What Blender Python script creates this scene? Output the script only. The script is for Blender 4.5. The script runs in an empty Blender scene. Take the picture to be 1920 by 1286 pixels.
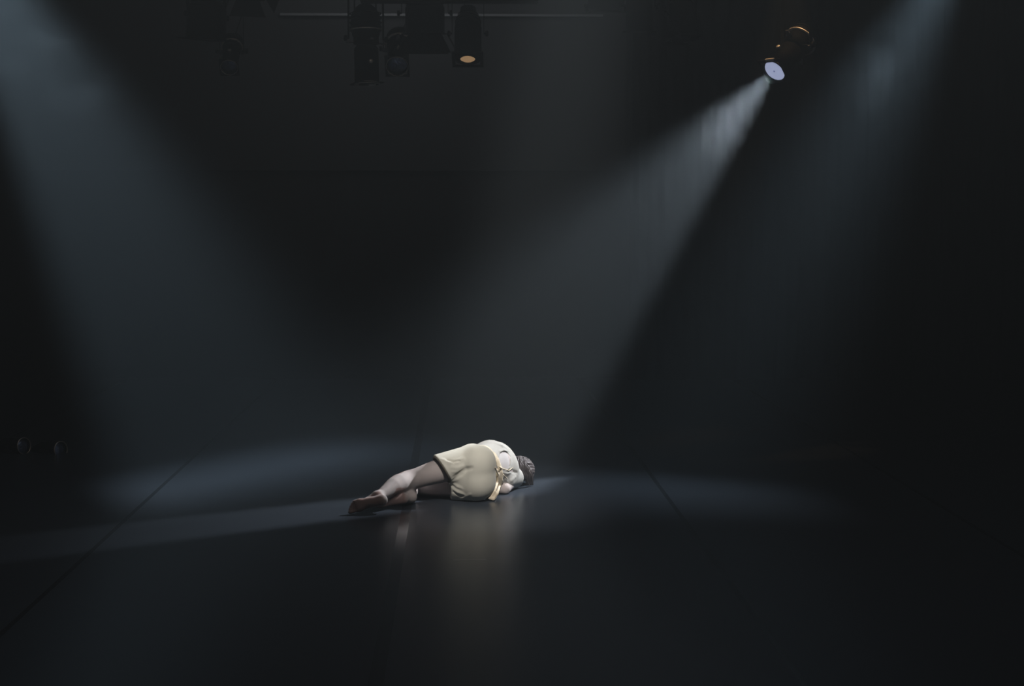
import bpy, math, random
import numpy as np
from mathutils import Vector, Matrix

random.seed(7)
rng = np.random.default_rng(7)
S = bpy.context.scene
COL = S.collection

# ------------------------------------------------------------------ camera, world, exposure
FPX, CAMH = 3000.0, 1.75
TILT = math.atan2(243.0, FPX)
cam_d = bpy.data.cameras.new('camera')
cam = bpy.data.objects.new('camera', cam_d); COL.objects.link(cam)
cam_d.sensor_width = 36.0
cam_d.lens = 36.0 * FPX / 1920.0
cam_d.clip_start = 0.05; cam_d.clip_end = 200
cam.location = (0, 0, CAMH)
cam.rotation_euler = (math.pi / 2 - TILT, 0, 0)
S.camera = cam

w = bpy.data.worlds.new('world'); S.world = w; w.use_nodes = True
w.node_tree.nodes['Background'].inputs[0].default_value = (0.5, 0.55, 0.6, 1)
w.node_tree.nodes['Background'].inputs[1].default_value = 0.002
# thin stage haze, even through the whole room
_vs = w.node_tree.nodes.new('ShaderNodeVolumeScatter')
_vs.inputs['Color'].default_value = (0.74, 0.89, 1.0, 1); _vs.inputs['Density'].default_value = 0.050; _vs.inputs['Anisotropy'].default_value = 0.45
w.node_tree.links.new(_vs.outputs[0], w.node_tree.nodes['World Output'].inputs['Volume'])
S.view_settings.view_transform = 'Standard'
S.view_settings.look = 'None'
S.view_settings.gamma = 1.0
S.view_settings.use_curve_mapping = False
S.view_settings.exposure = 0.0
cy = S.cycles
cy.max_bounces = 4; cy.diffuse_bounces = 2; cy.glossy_bounces = 3
cy.transmission_bounces = 3; cy.volume_bounces = 0; cy.transparent_max_bounces = 8
cy.volume_step_rate = 0.35
cy.sample_clamp_indirect = 4.0
cy.use_denoising = True
cy.caustics_reflective = False; cy.caustics_refractive = False

CT, ST = math.cos(TILT), math.sin(TILT)
def at(px, y, z):
    """point seen at column px when it stands at distance y and height z"""
    depth = y * CT + (CAMH - z) * ST
    return Vector(((px - 960.0) / FPX * depth, y, z))
def ray(px, py):
    a, b = (px - 960.0) / FPX, (643.0 - py) / FPX
    return Vector((a, CT + b * ST, -ST + b * CT))
def floor_at(px, py, z=0.0):
    r = ray(px, py); t = (z - CAMH) / r.z
    return Vector((r.x * t, r.y * t, z))
def air(px, py, y):
    r = ray(px, py); t = y / r.y
    return Vector((r.x * t, y, CAMH + r.z * t))

# ------------------------------------------------------------------ stage lights
def smooth_gobo(light, M, quad, soft, strength, inner=None):
    """framing shutters of a profile lantern: four soft straight edges around the lit quad on the floor"""
    inv = M.inverted()
    uv = []
    for q in quad:
        l = inv @ q
        uv.append((l.x / -l.z, l.y / -l.z))
    cu = sum(p[0] for p in uv) / 4; cv = sum(p[1] for p in uv) / 4
    light.use_nodes = True
    nt = light.node_tree; N = nt.nodes; L = nt.links
    N.clear()
    out = N.new('ShaderNodeOutputLight'); em = N.new('ShaderNodeEmission')
    L.new(em.outputs[0], out.inputs[0])
    tc = N.new('ShaderNodeTexCoord'); sp = N.new('ShaderNodeSeparateXYZ')
    L.new(tc.outputs['Normal'], sp.inputs[0])
    def math_(op, a, b=None):
        m = N.new('ShaderNodeMath'); m.operation = op
        for i, v in enumerate((a, b)):
            if v is None: continue
            if isinstance(v, (int, float)): m.inputs[i].default_value = v
            else: L.new(v, m.inputs[i])
        return m.outputs[0]
    az = math_('ABSOLUTE', sp.outputs[2])
    u = math_('DIVIDE', sp.outputs[0], az); v = math_('DIVIDE', sp.outputs[1], az)
    total = None
    for i in range(4):
        (x0, y0), (x1, y1) = uv[i], uv[(i + 1) % 4]
        a, b = -(y1 - y0), (x1 - x0)
        n = math.hypot(a, b); a /= n; b /= n
        c = -(a * x0 + b * y0)
        if a * cu + b * cv + c < 0: a, b, c = -a, -b, -c
        d = math_('ADD', math_('ADD', math_('MULTIPLY', u, a), math_('MULTIPLY', v, b)), c)
        mr = N.new('ShaderNodeMapRange'); mr.interpolation_type = 'SMOOTHSTEP'
        mr.inputs['From Min'].default_value = -soft[i]; mr.inputs['From Max'].default_value = soft[i]
        L.new(d, mr.inputs['Value'])
        total = mr.outputs[0] if total is None else math_('MULTIPLY', total, mr.outputs[0])
    L.new(math_('MULTIPLY', total, strength), em.inputs['Strength'])

def spot(name, loc, aim, power, color, angle, radius=0.02, blend=0.3, quad=None, soft=None):
    d = bpy.data.lights.new(name, 'SPOT')
    o = bpy.data.objects.new(name, d); COL.objects.link(o)
    d.energy = power; d.color = color; d.spot_size = angle; d.spot_blend = blend
    d.shadow_soft_size = radius
    o.location = loc
    q = (aim - loc).to_track_quat('-Z', 'Y')
    o.rotation_euler = q.to_euler()
    if quad:
        M = Matrix.Translation(loc) @ q.to_matrix().to_4x4()
        smooth_gobo(d, M, quad, soft, 1.0)
    return o

# main profile lantern, upper right, behind the dancer
KEY_LENS = air(1454, 131, 11.5)
KEY_AIM = floor_at(760, 925, 0.1)
kdir = (KEY_AIM - KEY_LENS).normalized()
COOL = (0.65, 0.84, 1.0)
spot('key_beam', KEY_LENS + kdir * 0.03, KEY_AIM, 1720, (0.80, 0.90, 1.0), math.radians(60), 0.072, 0.4,
     quad=[floor_at(1060, 893), floor_at(1000, 928), floor_at(210, 1029), floor_at(270, 977)],
     soft=[0.03, 0.010, 0.13, 0.010])
# left lantern, out of frame
LEFT_LOC = air(-160, -285, 11.6)
spot('left_beam', LEFT_LOC, floor_at(480, 890), 2350, COOL, math.radians(75), 0.03, 0.5,
     quad=[floor_at(215, 915), floor_at(620, 826), floor_at(835, 846), floor_at(270, 952)],
     soft=[0.11, 0.16, 0.10, 0.065])
# right lantern, out of frame
RIGHT_LOC = air(1850, -190, 11.6)
spot('right_beam', RIGHT_LOC, floor_at(1200, 915), 1130, COOL, math.radians(75), 0.03, 0.5,
     quad=[floor_at(1010, 882), floor_at(1380, 905), floor_at(1430, 957), floor_at(1030, 942)],
     soft=[0.08, 0.14, 0.10, 0.14])
# soft wash from the audience side above the camera
def area(name, loc, aim, power, color, size, spread=math.pi):
    d = bpy.data.lights.new(name, 'AREA'); d.shape = 'DISK'; d.size = size
    d.energy = power; d.color = color; d.spread = spread
    o = bpy.data.objects.new(name, d); COL.objects.link(o)
    o.location = loc; o.rotation_euler = (aim - loc).to_track_quat('-Z', 'Y').to_euler()
    return o
spot('front_wash', Vector((0.6, 5.1, 4.9)), Vector((-0.13, 9.70, 0.15)), 2150, (0.94, 0.985, 1.0), math.radians(19), 0.16, 1.0,
     quad=[floor_at(802, 800), floor_at(1120, 800), floor_at(1120, 1060), floor_at(776, 1060)], soft=[0.05, 0.05, 0.05, 0.032])
area('ambient_fill', Vector((0, 6.5, 5.5)), Vector((0, 6.5, 0)), 37, (1.0, 0.99, 0.98), 7.0)  # added unseen fill that lifts the darks through the haze
area('back_wall_light', Vector((-1.0, 15.2, 4.9)), Vector((-1.0, 17.0, 3.6)), 9.0, (0.8, 0.9, 1.0), 1.0)
spot('warm_grid_light', KEY_LENS + Vector((0.10, -0.10, 1.05)), KEY_LENS + Vector((0.08, 0.08, 0.10)), 42, (1.0, 0.66, 0.36), math.radians(30), 0.01, 0.5)

# ------------------------------------------------------------------ materials
def mat(name, color, rough=0.6, metal=0.0, spec=0.5, emit=None, estr=0.0, noise=None, bump=None, sheen=0.0, sss=0.0, aniso=None, color2=None):
    m = bpy.data.materials.new(name); m.use_nodes = True
    nt = m.node_tree; b = nt.nodes['Principled BSDF']
    b.inputs['Base Color'].default_value = (*color, 1)
    b.inputs['Roughness'].default_value = rough
    b.inputs['Metallic'].default_value = metal
    b.inputs['Specular IOR Level'].default_value = spec
    if emit:
        b.inputs['Emission Color'].default_value = (*emit, 1); b.inputs['Emission Strength'].default_value = estr
    if sheen: b.inputs['Sheen Weight'].default_value = sheen
    if sss:
        b.inputs['Subsurface Weight'].default_value = sss
        b.inputs['Subsurface Radius'].default_value = (0.02, 0.008, 0.005)
        b.inputs['Subsurface Scale'].default_value = 0.5
    tc = nt.nodes.new('ShaderNodeTexCoord')
    if color2 is not None:
        n = nt.nodes.new('ShaderNodeTexNoise'); n.inputs['Scale'].default_value = noise or 6.0
        n.inputs['Detail'].default_value = 4
        nt.links.new(tc.outputs['Object'], n.inputs['Vector'])
        mx = nt.nodes.new('ShaderNodeMix'); mx.data_type = 'RGBA'
        mx.inputs[6].default_value = (*color, 1); mx.inputs[7].default_value = (*color2, 1)
        nt.links.new(n.outputs[0], mx.inputs[0]); nt.links.new(mx.outputs[2], b.inputs['Base Color'])
    if bump:
        n2 = nt.nodes.new('ShaderNodeTexNoise'); n2.inputs['Scale'].default_value = bump[0]
        n2.inputs['Detail'].default_value = 3
        nt.links.new(tc.outputs['Object'], n2.inputs['Vector'])
        bp = nt.nodes.new('ShaderNodeBump'); bp.inputs['Strength'].default_value = bump[1]
        bp.inputs['Distance'].default_value = bump[2]
        nt.links.new(n2.outputs[0], bp.inputs['Height']); nt.links.new(bp.outputs[0], b.inputs['Normal'])
    return m

M_floor = mat('black_dance_floor', (0.033, 0.041, 0.054), 0.30, spec=0.5, color2=(0.038, 0.047, 0.061), noise=1.6)
M_tape = mat('glossy_floor_tape', (0.027, 0.031, 0.038), 0.17, spec=0.7)
M_mark = mat('white_floor_mark', (0.5, 0.5, 0.52), 0.3)
M_wall = mat('black_wall_paint', (0.020, 0.021, 0.022), 0.85, color2=(0.026, 0.027, 0.028), noise=0.8)
M_panel = mat('grey_wall_paint', (0.05, 0.052, 0.055), 0.85, color2=(0.042, 0.044, 0.047), noise=0.7)
M_rail = mat('pale_rail', (0.32, 0.34, 0.36), 0.6)
M_drape = mat('black_serge', (0.010, 0.010, 0.011), 0.95, spec=0.1)
M_black = mat('black_enamel', (0.006, 0.006, 0.006), 0.62, spec=0.16)
M_edge = mat('worn_metal_edge', (0.75, 0.70, 0.62), 0.42, metal=0.6)
M_hous = mat('matt_black_housing', (0.003, 0.003, 0.003), 0.7, spec=0.03)
M_steel = mat('dull_steel', (0.10, 0.10, 0.11), 0.4, metal=0.7)
M_cable = mat('black_rubber', (0.008, 0.008, 0.008), 0.6)
M_glass = mat('coated_lens_glass', (0.20, 0.26, 0.42), 0.22, metal=0.7, spec=0.9, bump=(28.0, 0.6, 0.02))
M_keylens = mat('lit_lens', (0.5, 0.6, 0.8), 0.3, emit=(0.36, 0.44, 0.68), estr=1.1)
M_keycore = mat('lamp_centre', (0.2, 0.2, 0.3), 0.4, emit=(0.12, 0.15, 0.28), estr=1.0)
M_warmlens = mat('dim_warm_lens', (0.4, 0.3, 0.2), 0.3, emit=(0.46, 0.31, 0.17), estr=0.75)
M_skin = mat('skin', (0.56, 0.505, 0.495), 0.68, spec=0.15, color2=(0.49, 0.43, 0.415), noise=9.0, sss=0.05)
M_sole = mat('reddened_sole', (0.34, 0.21, 0.18), 0.6, spec=0.3, color2=(0.22, 0.12, 0.10), noise=22.0)
M_nail = mat('nail', (0.6, 0.45, 0.42), 0.3)
M_cloth = mat('cream_jersey', (0.68, 0.675, 0.60), 0.85, spec=0.2, sheen=0.15, color2=(0.66, 0.64, 0.55), noise=5.0)
M_blouse = mat('pale_cream_cotton', (0.46, 0.455, 0.43), 0.85, spec=0.1, sheen=0.0, color2=(0.435, 0.43, 0.405), noise=5.0)
M_sash = mat('warm_cream_sash', (0.74, 0.65, 0.50), 0.85, spec=0.2, sheen=0.15, color2=(0.68, 0.58, 0.43), noise=14.0)
M_hem_shade = mat('hem_gap_shade', (0.16, 0.145, 0.12), 0.9, spec=0.1)  # shade of the hem gap put into a dark colour
M_hair = mat('dark_brown_hair', (0.050, 0.042, 0.044), 0.5, spec=0.45, color2=(0.085, 0.07, 0.072), noise=30.0)
M_eye = mat('eyelid_line', (0.06, 0.04, 0.035), 0.6)
M_lip = mat('lips', (0.42, 0.20, 0.19), 0.5)

# ------------------------------------------------------------------ object helpers
def tag(o, label=None, cat=None, group=None, kind=None):
    if label: o['label'] = label
    if cat: o['category'] = cat
    if group: o['group'] = group
    if kind: o['kind'] = kind
    return o
def thing(name, loc, label, cat, group=None):
    o = bpy.data.objects.new(name, None); COL.objects.link(o)
    o.empty_display_size = 0.1; o.location = loc
    o['base'] = list(loc)
    return tag(o, label, cat, group)

class MB:
    def __init__(s): s.v = []; s.f = []; s.sm = []
    def add(s, vs, fs, smooth=False):
        n = len(s.v); s.v += [Vector(p) for p in vs]
        s.f += [tuple(n + i for i in f) for f in fs]; s.sm += [smooth] * len(fs)
        return s
    def box(s, c, ax, h):
        ax = [Vector(a).normalized() for a in ax]; vs = []
        for i in (-1, 1):
            for j in (-1, 1):
                for k in (-1, 1):
                    vs.append(Vector(c) + ax[0] * i * h[0] + ax[1] * j * h[1] + ax[2] * k * h[2])
        return s.add(vs, [(0, 1, 3, 2), (4, 6, 7, 5), (0, 4, 5, 1), (2, 3, 7, 6), (0, 2, 6, 4), (1, 5, 7, 3)])
    def revolve(s, o, d, prof, seg=40, cap0=False, cap1=False, smooth=True):
        d = Vector(d).normalized()
        a = d.orthogonal().normalized(); b = d.cross(a)
        vs = []; fs = []
        for r, t in prof:
            for k in range(seg):
                an = 2 * math.pi * k / seg
                vs.append(Vector(o) + d * t + (a * math.cos(an) + b * math.sin(an)) * r)
        for i in range(len(prof) - 1):
            for k in range(seg):
                k2 = (k + 1) % seg
                fs.append((i * seg + k, i * seg + k2, (i + 1) * seg + k2, (i + 1) * seg + k))
        if cap0: fs.append(tuple(range(seg))[::-1])
        if cap1: fs.append(tuple((len(prof) - 1) * seg + k for k in range(seg)))
        return s.add(vs, fs, smooth)
    def tube(s, path, r, seg=10, closed=False):
        P = [Vector(p) for p in path]; n = len(P); vs = []; fs = []
        rr = r if isinstance(r, (list, tuple)) else [r] * n
        up = None
        for i, p in enumerate(P):
            t = (P[min(i + 1, n - 1)] - P[max(i - 1, 0)]).normalized()
            if up is None: up = t.orthogonal().normalized()
            up = (up - t * up.dot(t)).normalized(); b = t.cross(up)
            for k in range(seg):
                an = 2 * math.pi * k / seg
                vs.append(p + (up * math.cos(an) + b * math.sin(an)) * rr[i])
        for i in range(n - 1):
            for k in range(seg):
                k2 = (k + 1) % seg
                fs.append((i * seg + k, i * seg + k2, (i + 1) * seg + k2, (i + 1) * seg + k))
        fs.append(tuple(range(seg))[::-1]); fs.append(tuple((n - 1) * seg + k for k in range(seg)))
        return s.add(vs, fs, True)
    def build(s, name, m, parent=None, label=None):
        base = Vector(parent['base']) if parent is not None and 'base' in parent else Vector((0, 0, 0))
        me = bpy.data.meshes.new(name)
        me.from_pydata([tuple(v - base) for v in s.v], [], s.f)
        me.polygons.foreach_set('use_smooth', s.sm)
        me.materials.append(m); me.validate(); me.update()
        o = bpy.data.objects.new(name, me); COL.objects.link(o)
        if parent is not None:
            o.parent = parent; o['base'] = list(base)
        if label: o['label'] = label
        return o

# ------------------------------------------------------------------ room
ROOM = math.atan(100.0 / FPX)            # the floor seams run a little to the left of the camera axis
RD = Vector((-math.sin(ROOM), math.cos(ROOM), 0)); RX = Vector((math.cos(ROOM), math.sin(ROOM), 0)); UZ = Vector((0, 0, 1))
X0, X1, Y0, Y1, ZC = -6.6, 6.2, -1.5, 17.0, 5.6
def rp(a, b, z=0.0): return RX * a + RD * b + UZ * z
def slab(name, a0, a1, b0, b1, z0, z1, m, parent=None, kind='structure'):
    o = MB().box(rp((a0 + a1) / 2, (b0 + b1) / 2, (z0 + z1) / 2), (RX, RD, UZ), ((a1 - a0) / 2, (b1 - b0) / 2, (z1 - z0) / 2)).build(name, m, parent)
    if kind and parent is None: o['kind'] = kind
    return o
fl = slab('floor', X0, X1, Y0, Y1, -0.12, -0.004, mat('subfloor_black', (0.012, 0.012, 0.012), 0.7))
fl['base'] = [0, 0, 0]
slab('wall_back', X0, X1, Y1, Y1 + 0.2, -0.1, ZC, M_wall)
slab('wall_left', X0 - 0.2, X0, Y0, Y1 + 0.2, -0.1, ZC, M_wall)
slab('wall_right', X1, X1 + 0.2, Y0, Y1 + 0.2, -0.1, ZC, M_wall)
slab('wall_front', X0, X1, Y0 - 0.2, Y0, -0.1, ZC, M_wall)
slab('ceiling', X0 - 0.2, X1 + 0.2, Y0 - 0.2, Y1 + 0.2, ZC, ZC + 0.15, M_wall)

# dance floor strips: three seams seen in the photograph, 1.6 m apart
def acoord(px, py):
    p = floor_at(px, py); return p.dot(RX)
A_MID = acoord(762, 955)
STRIP = 1.60
k0 = -4
seams = [A_MID + STRIP * k for k in range(-3, 5)]
edges = [X0 + 0.02] + [a for a in seams if a > X0 + 0.1 and a < X1 - 0.1] + [X1 - 0.02]
for i in range(len(edges) - 1):
    slab('dance_floor_strip', edges[i] + 0.0015, edges[i + 1] - 0.0015, Y0 + 0.02, Y1 - 0.02, -0.004, 0.0, M_floor, parent=fl)
for a in edges[1:-1]:
    hw_ = 0.029 if abs(a - A_MID) < 0.01 else 0.013      # the middle seam has the wider tape
    slab('seam_tape', a - hw_, a + hw_, Y0 + 0.02, Y1 - 0.02, 0.0, 0.0005, M_tape, parent=fl)
p0, p1 = floor_at(850, 1050.5), floor_at(911, 1050)
mk = MB().box((p0 + p1) / 2 + UZ * 0.0004, ((p1 - p0), UZ.cross(p1 - p0), UZ), ((p1 - p0).length / 2, 0.006, 0.0004)).build('floor_mark', M_mark)
tag(mk, 'thin pale tape mark on black floor in front of the lying person', 'tape')

# grey upper wall with its rail on the left, black drape from there to the right
YW = 16.85
def awall(px, py):
    p = air(px, py, YW); return p.dot(RX), p.z
a_l, z_r = awall(525, 27); a_r, _ = awall(1132, 28)
slab('trim_1', a_l, a_r, Y1 - 0.10, Y1 - 0.05, z_r - 0.012, z_r + 0.012, M_rail)
pa, _ = awall(1176, 30)
slab('trim_2', X0 + 0.1, pa, Y1 - 0.05, Y1, 2.2, ZC - 0.02, M_panel)
dv = []; df = []; nseg = 260
da0, da1 = pa + 0.02, X1 - 0.1
for i in range(nseg + 1):
    a = da0 + (da1 - da0) * i / nseg
    off = 0.07 * math.sin(a * 21) + 0.03 * math.sin(a * 47 + 1)
    dv += [rp(a, Y1 - 0.32 + off, 0.01), rp(a, Y1 - 0.32 + off * 0.8, ZC - 0.05)]
for i in range(nseg): df.append((2 * i, 2 * i + 2, 2 * i + 3, 2 * i + 1))
dm = MB().add(dv, df, True).build('stage_drape', M_drape)
sol = dm.modifiers.new('thickness', 'SOLIDIFY'); sol.thickness = 0.004
tag(dm, 'black pleated drape across the right of the back wall', 'curtain')

# ------------------------------------------------------------------ haze
def volume_mat(name, density, color=(0.78, 0.90, 1.0), aniso=0.45):
    m = bpy.data.materials.new(name); m.use_nodes = True
    nt = m.node_tree; nt.nodes.clear()
    o = nt.nodes.new('ShaderNodeOutputMaterial'); v = nt.nodes.new('ShaderNodeVolumeScatter')
    v.inputs['Color'].default_value = (*color, 1); v.inputs['Density'].default_value = density
    v.inputs['Anisotropy'].default_value = aniso
    nt.links.new(v.outputs[0], o.inputs['Volume'])
    return m, nt, v
def puff(name, c, r, density, scale, label, seed):
    """a denser wisp of smoke in a beam, thinning out to nothing at its rim"""
    m, nt, v = volume_mat(name, 0.0)
    N, L = nt.nodes, nt.links
    tc = N.new('ShaderNodeTexCoord')
    n = N.new('ShaderNodeTexNoise'); n.noise_dimensions = '4D'; n.inputs['W'].default_value = seed
    n.inputs['Scale'].default_value = scale; n.inputs['Detail'].default_value = 3; n.inputs['Distortion'].default_value = 1.2
    L.new(tc.outputs['Object'], n.inputs['Vector'])
    ln = N.new('ShaderNodeVectorMath'); ln.operation = 'LENGTH'
    L.new(tc.outputs['Object'], ln.inputs[0])
    f = N.new('ShaderNodeMapRange'); f.interpolation_type = 'SMOOTHSTEP'
    f.inputs['From Min'].default_value = 1.0; f.inputs['From Max'].default_value = 0.15
    f.inputs['To Min'].default_value = 0.0; f.inputs['To Max'].default_value = 1.0
    L.new(ln.outputs['Value'], f.inputs['Value'])
    g = N.new('ShaderNodeMapRange'); g.interpolation_type = 'SMOOTHSTEP'
    g.inputs['From Min'].default_value = 0.46; g.inputs['From Max'].default_value = 0.70
    g.inputs['To Max'].default_value = density
    L.new(n.outputs[0], g.inputs['Value'])
    mm = N.new('ShaderNodeMath'); mm.operation = 'MULTIPLY'
    L.new(f.outputs[0], mm.inputs[0]); L.new(g.outputs[0], mm.inputs[1]); L.new(mm.outputs[0], v.inputs['Density'])
    prof = [(math.sin(math.pi * i / 16), -math.cos(math.pi * i / 16)) for i in range(17)]
    prof[0] = (0.001, -1); prof[-1] = (0.001, 1)
    o = MB().revolve((0, 0, 0), (0, 0, 1), prof, 24).build(name, m)
    o.location = c; o.scale = r if isinstance(r, (list, tuple)) else (r, r, r)
    tag(o, label, 'haze', kind='stuff')
    return o

# ------------------------------------------------------------------ signed distance modelling (for the person)
class Field:
    def __init__(s, lo, hi, h):
        s.lo = np.array(lo, float); s.h = h
        s.n = np.ceil((np.array(hi) - s.lo) / h).astype(int) + 1
        s.F = np.full(tuple(s.n), 1.0, np.float32)
    def block(s, lo, hi):
        i0 = np.clip(np.floor((np.array(lo) - s.lo) / s.h).astype(int), 0, s.n)
        i1 = np.clip(np.ceil((np.array(hi) - s.lo) / s.h).astype(int) + 1, 0, s.n)
        sl = tuple(slice(a, b) for a, b in zip(i0, i1))
        ax = [(s.lo[k] + s.h * np.arange(i0[k], i1[k])).astype(np.float32) for k in range(3)]
        return sl, np.meshgrid(*ax, indexing='ij', sparse=True)
    def full(s):
        return s.block(s.lo, s.lo + s.h * (s.n - 1))
    def union(s, fn, lo, hi, k=0.02, sub=False):
        pad = k + 0.035
        sl, (X, Y, Z) = s.block(np.array(lo) - pad, np.array(hi) + pad)
        if min(X.shape[0], Y.shape[1], Z.shape[2]) == 0: return s
        d = fn(X, Y, Z); a = s.F[sl]
        if sub:
            hh = np.clip(0.5 - 0.5 * (a + d) / k, 0, 1)
            s.F[sl] = a * (1 - hh) - d * hh + k * hh * (1 - hh)
        else:
            hh = np.clip(0.5 + 0.5 * (a - d) / k, 0, 1)
            s.F[sl] = a * (1 - hh) + d * hh - k * hh * (1 - hh)
        return s
    def ell(s, c, r, R=None, k=0.02, sub=False):
        c = np.array(c, float); r = np.array(r, float)
        R = np.eye(3) if R is None else np.array(R, float)      # rows: axes
        def fn(X, Y, Z):
            x, y, z = X - c[0], Y - c[1], Z - c[2]
            q = [R[i][0] * x + R[i][1] * y + R[i][2] * z for i in range(3)]
            k0 = np.sqrt(sum((q[i] / r[i]) ** 2 for i in range(3))) + 1e-9
            k1 = np.sqrt(sum((q[i] / r[i] ** 2) ** 2 for i in range(3))) + 1e-9
            return k0 * (k0 - 1) / k1
        e = np.sqrt(((R * r[:, None]) ** 2).sum(0))
        return s.union(fn, c - e, c + e, k, sub)
    def cap(s, a, b, ra, rb, k=0.015, flat=None, sub=False):
        a = np.array(a, float); b = np.array(b, float); ab = b - a; L2 = max((ab ** 2).sum(), 1e-9)
        fl = None
        if flat is not None:
            n = np.array(flat[0], float); n /= np.linalg.norm(n); fl = (n, 1.0 / flat[1])
        def fn(X, Y, Z):
            x, y, z = X - a[0], Y - a[1], Z - a[2]
            t = np.clip((x * ab[0] + y * ab[1] + z * ab[2]) / L2, 0, 1)
            x, y, z = x - t * ab[0], y - t * ab[1], z - t * ab[2]
            l2 = x * x + y * y + z * z
            if fl is not None:
                dn = x * fl[0][0] + y * fl[0][1] + z * fl[0][2]
                l2 = l2 + dn * dn * (fl[1] ** 2 - 1)
            return np.sqrt(l2) - (ra + (rb - ra) * t)
        r = max(ra, rb)
        return s.union(fn, np.minimum(a, b) - r, np.maximum(a, b) + r, k, sub)
    def path(s, pts, rad, k=0.01, sub=False, flat=None):
        P = [np.array(p, float) for p in pts]
        def fn(X, Y, Z):                       # one tapering limb: hard chain inside, a single soft join to the rest
            out = None
            for a, b, ra, rb in zip(P[:-1], P[1:], rad[:-1], rad[1:]):
                ab = b - a; L2 = max((ab ** 2).sum(), 1e-9)
                x, y, z = X - a[0], Y - a[1], Z - a[2]
                t = np.clip((x * ab[0] + y * ab[1] + z * ab[2]) / L2, 0, 1)
                d = np.sqrt((x - t * ab[0]) ** 2 + (y - t * ab[1]) ** 2 + (z - t * ab[2]) ** 2) - (ra + (rb - ra) * t)
                out = d if out is None else np.minimum(out, d)
            return out
        r = max(rad)
        return s.union(fn, np.min(P, 0) - r, np.max(P, 0) + r, k, sub)
    def sample(s, P):
        g = (np.array(P, float) - s.lo) / s.h; i = np.clip(np.floor(g).astype(int), 0, s.n - 2); f = g - i
        v = 0
        for dx in (0, 1):
            for dy in (0, 1):
                for dz in (0, 1):
                    wgt = (f[..., 0] if dx else 1 - f[..., 0]) * (f[..., 1] if dy else 1 - f[..., 1]) * (f[..., 2] if dz else 1 - f[..., 2])
                    v = v + wgt * s.F[i[..., 0] + dx, i[..., 1] + dy, i[..., 2] + dz]
        return v

def surface(F, lo, h, name, m, parent, smooth=2):
    """surface nets: turns a distance grid into a smooth closed mesh"""
    F = F.copy()
    for ax in range(3):
        sl = [slice(None)] * 3
        sl[ax] = 0; F[tuple(sl)] = np.maximum(F[tuple(sl)], h)
        sl[ax] = -1; F[tuple(sl)] = np.maximum(F[tuple(sl)], h)
    ins = F < 0
    c = [ins[i:ins.shape[0] - 1 + i, j:ins.shape[1] - 1 + j, k:ins.shape[2] - 1 + k] for i in (0, 1) for j in (0, 1) for k in (0, 1)]
    sm = sum(x.astype(np.int8) for x in c)
    cell = (sm > 0) & (sm < 8)
    idx = np.argwhere(cell); ids = np.full(cell.shape, -1, np.int64); ids[cell] = np.arange(len(idx))
    acc = np.zeros((len(idx), 3)); cnt = np.zeros(len(idx))
    offs = [(i, j, k) for i in (0, 1) for j in (0, 1) for k in (0, 1)]
    for a in offs:
        for ax in range(3):
            if a[ax]: continue
            b = list(a); b[ax] = 1
            ia = idx + np.array(a); ib = idx + np.array(b)
            fa = F[ia[:, 0], ia[:, 1], ia[:, 2]]; fb = F[ib[:, 0], ib[:, 1], ib[:, 2]]
            cr = (fa < 0) != (fb < 0)
            t = np.where(cr, fa / np.where(cr, fa - fb, 1), 0)
            p = np.array(a, float)[None, :].repeat(len(idx), 0); p[:, ax] += t
            acc[cr] += p[cr]; cnt[cr] += 1
    V = (idx + acc / cnt[:, None]) * h + np.array(lo)
    quads = []
    for ax in range(3):
        o1, o2 = [(1, 2), (2, 0), (0, 1)][ax]
        s0 = [slice(1, -1)] * 3; s0[ax] = slice(0, F.shape[ax] - 1)
        s1 = [slice(1, -1)] * 3; s1[ax] = slice(1, F.shape[ax])
        A, B = ins[tuple(s0)], ins[tuple(s1)]
        e = np.argwhere(A != B); off = np.ones(3, int); off[ax] = 0; e = e + off
        fl_ = ins[e[:, 0], e[:, 1], e[:, 2]]
        d1 = np.zeros(3, int); d1[o1] = 1; d2 = np.zeros(3, int); d2[o2] = 1
        def g(v): return ids[v[:, 0], v[:, 1], v[:, 2]]
        q = np.stack([g(e - d1 - d2), g(e - d2), g(e), g(e - d1)], 1)
        q[~fl_] = q[~fl_][:, ::-1]
        quads.append(q)
    Q = np.concatenate(quads)
    Q = Q[(Q >= 0).all(1)]
    for _ in range(smooth):
        A = np.zeros_like(V); n = np.zeros(len(V))
        for i in range(4):
            a, b = Q[:, i], Q[:, (i + 1) % 4]
            for x in range(3):
                A[:, x] += np.bincount(a, V[b, x], len(V)) + np.bincount(b, V[a, x], len(V))
            n += np.bincount(a, minlength=len(V)) + np.bincount(b, minlength=len(V))
        V = V * 0.5 + 0.5 * A / np.maximum(n, 1)[:, None]
    base = np.array(parent['base']) if parent is not None else np.zeros(3)
    me = bpy.data.meshes.new(name)
    V = (V - base).astype(np.float32)
    me.vertices.add(len(V)); me.vertices.foreach_set('co', V.ravel())
    me.loops.add(Q.size); me.loops.foreach_set('vertex_index', Q.ravel().astype(np.int32))
    me.polygons.add(len(Q)); me.polygons.foreach_set('loop_start', np.arange(0, Q.size, 4, dtype=np.int32))
    me.update(calc_edges=True); me.validate()
    me.polygons.foreach_set('use_smooth', [True] * len(me.polygons))
    me.materials.append(m)
    o = bpy.data.objects.new(name, me); COL.objects.link(o)
    if parent is not None: o.parent = parent; o['base'] = list(base)
    return o

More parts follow.
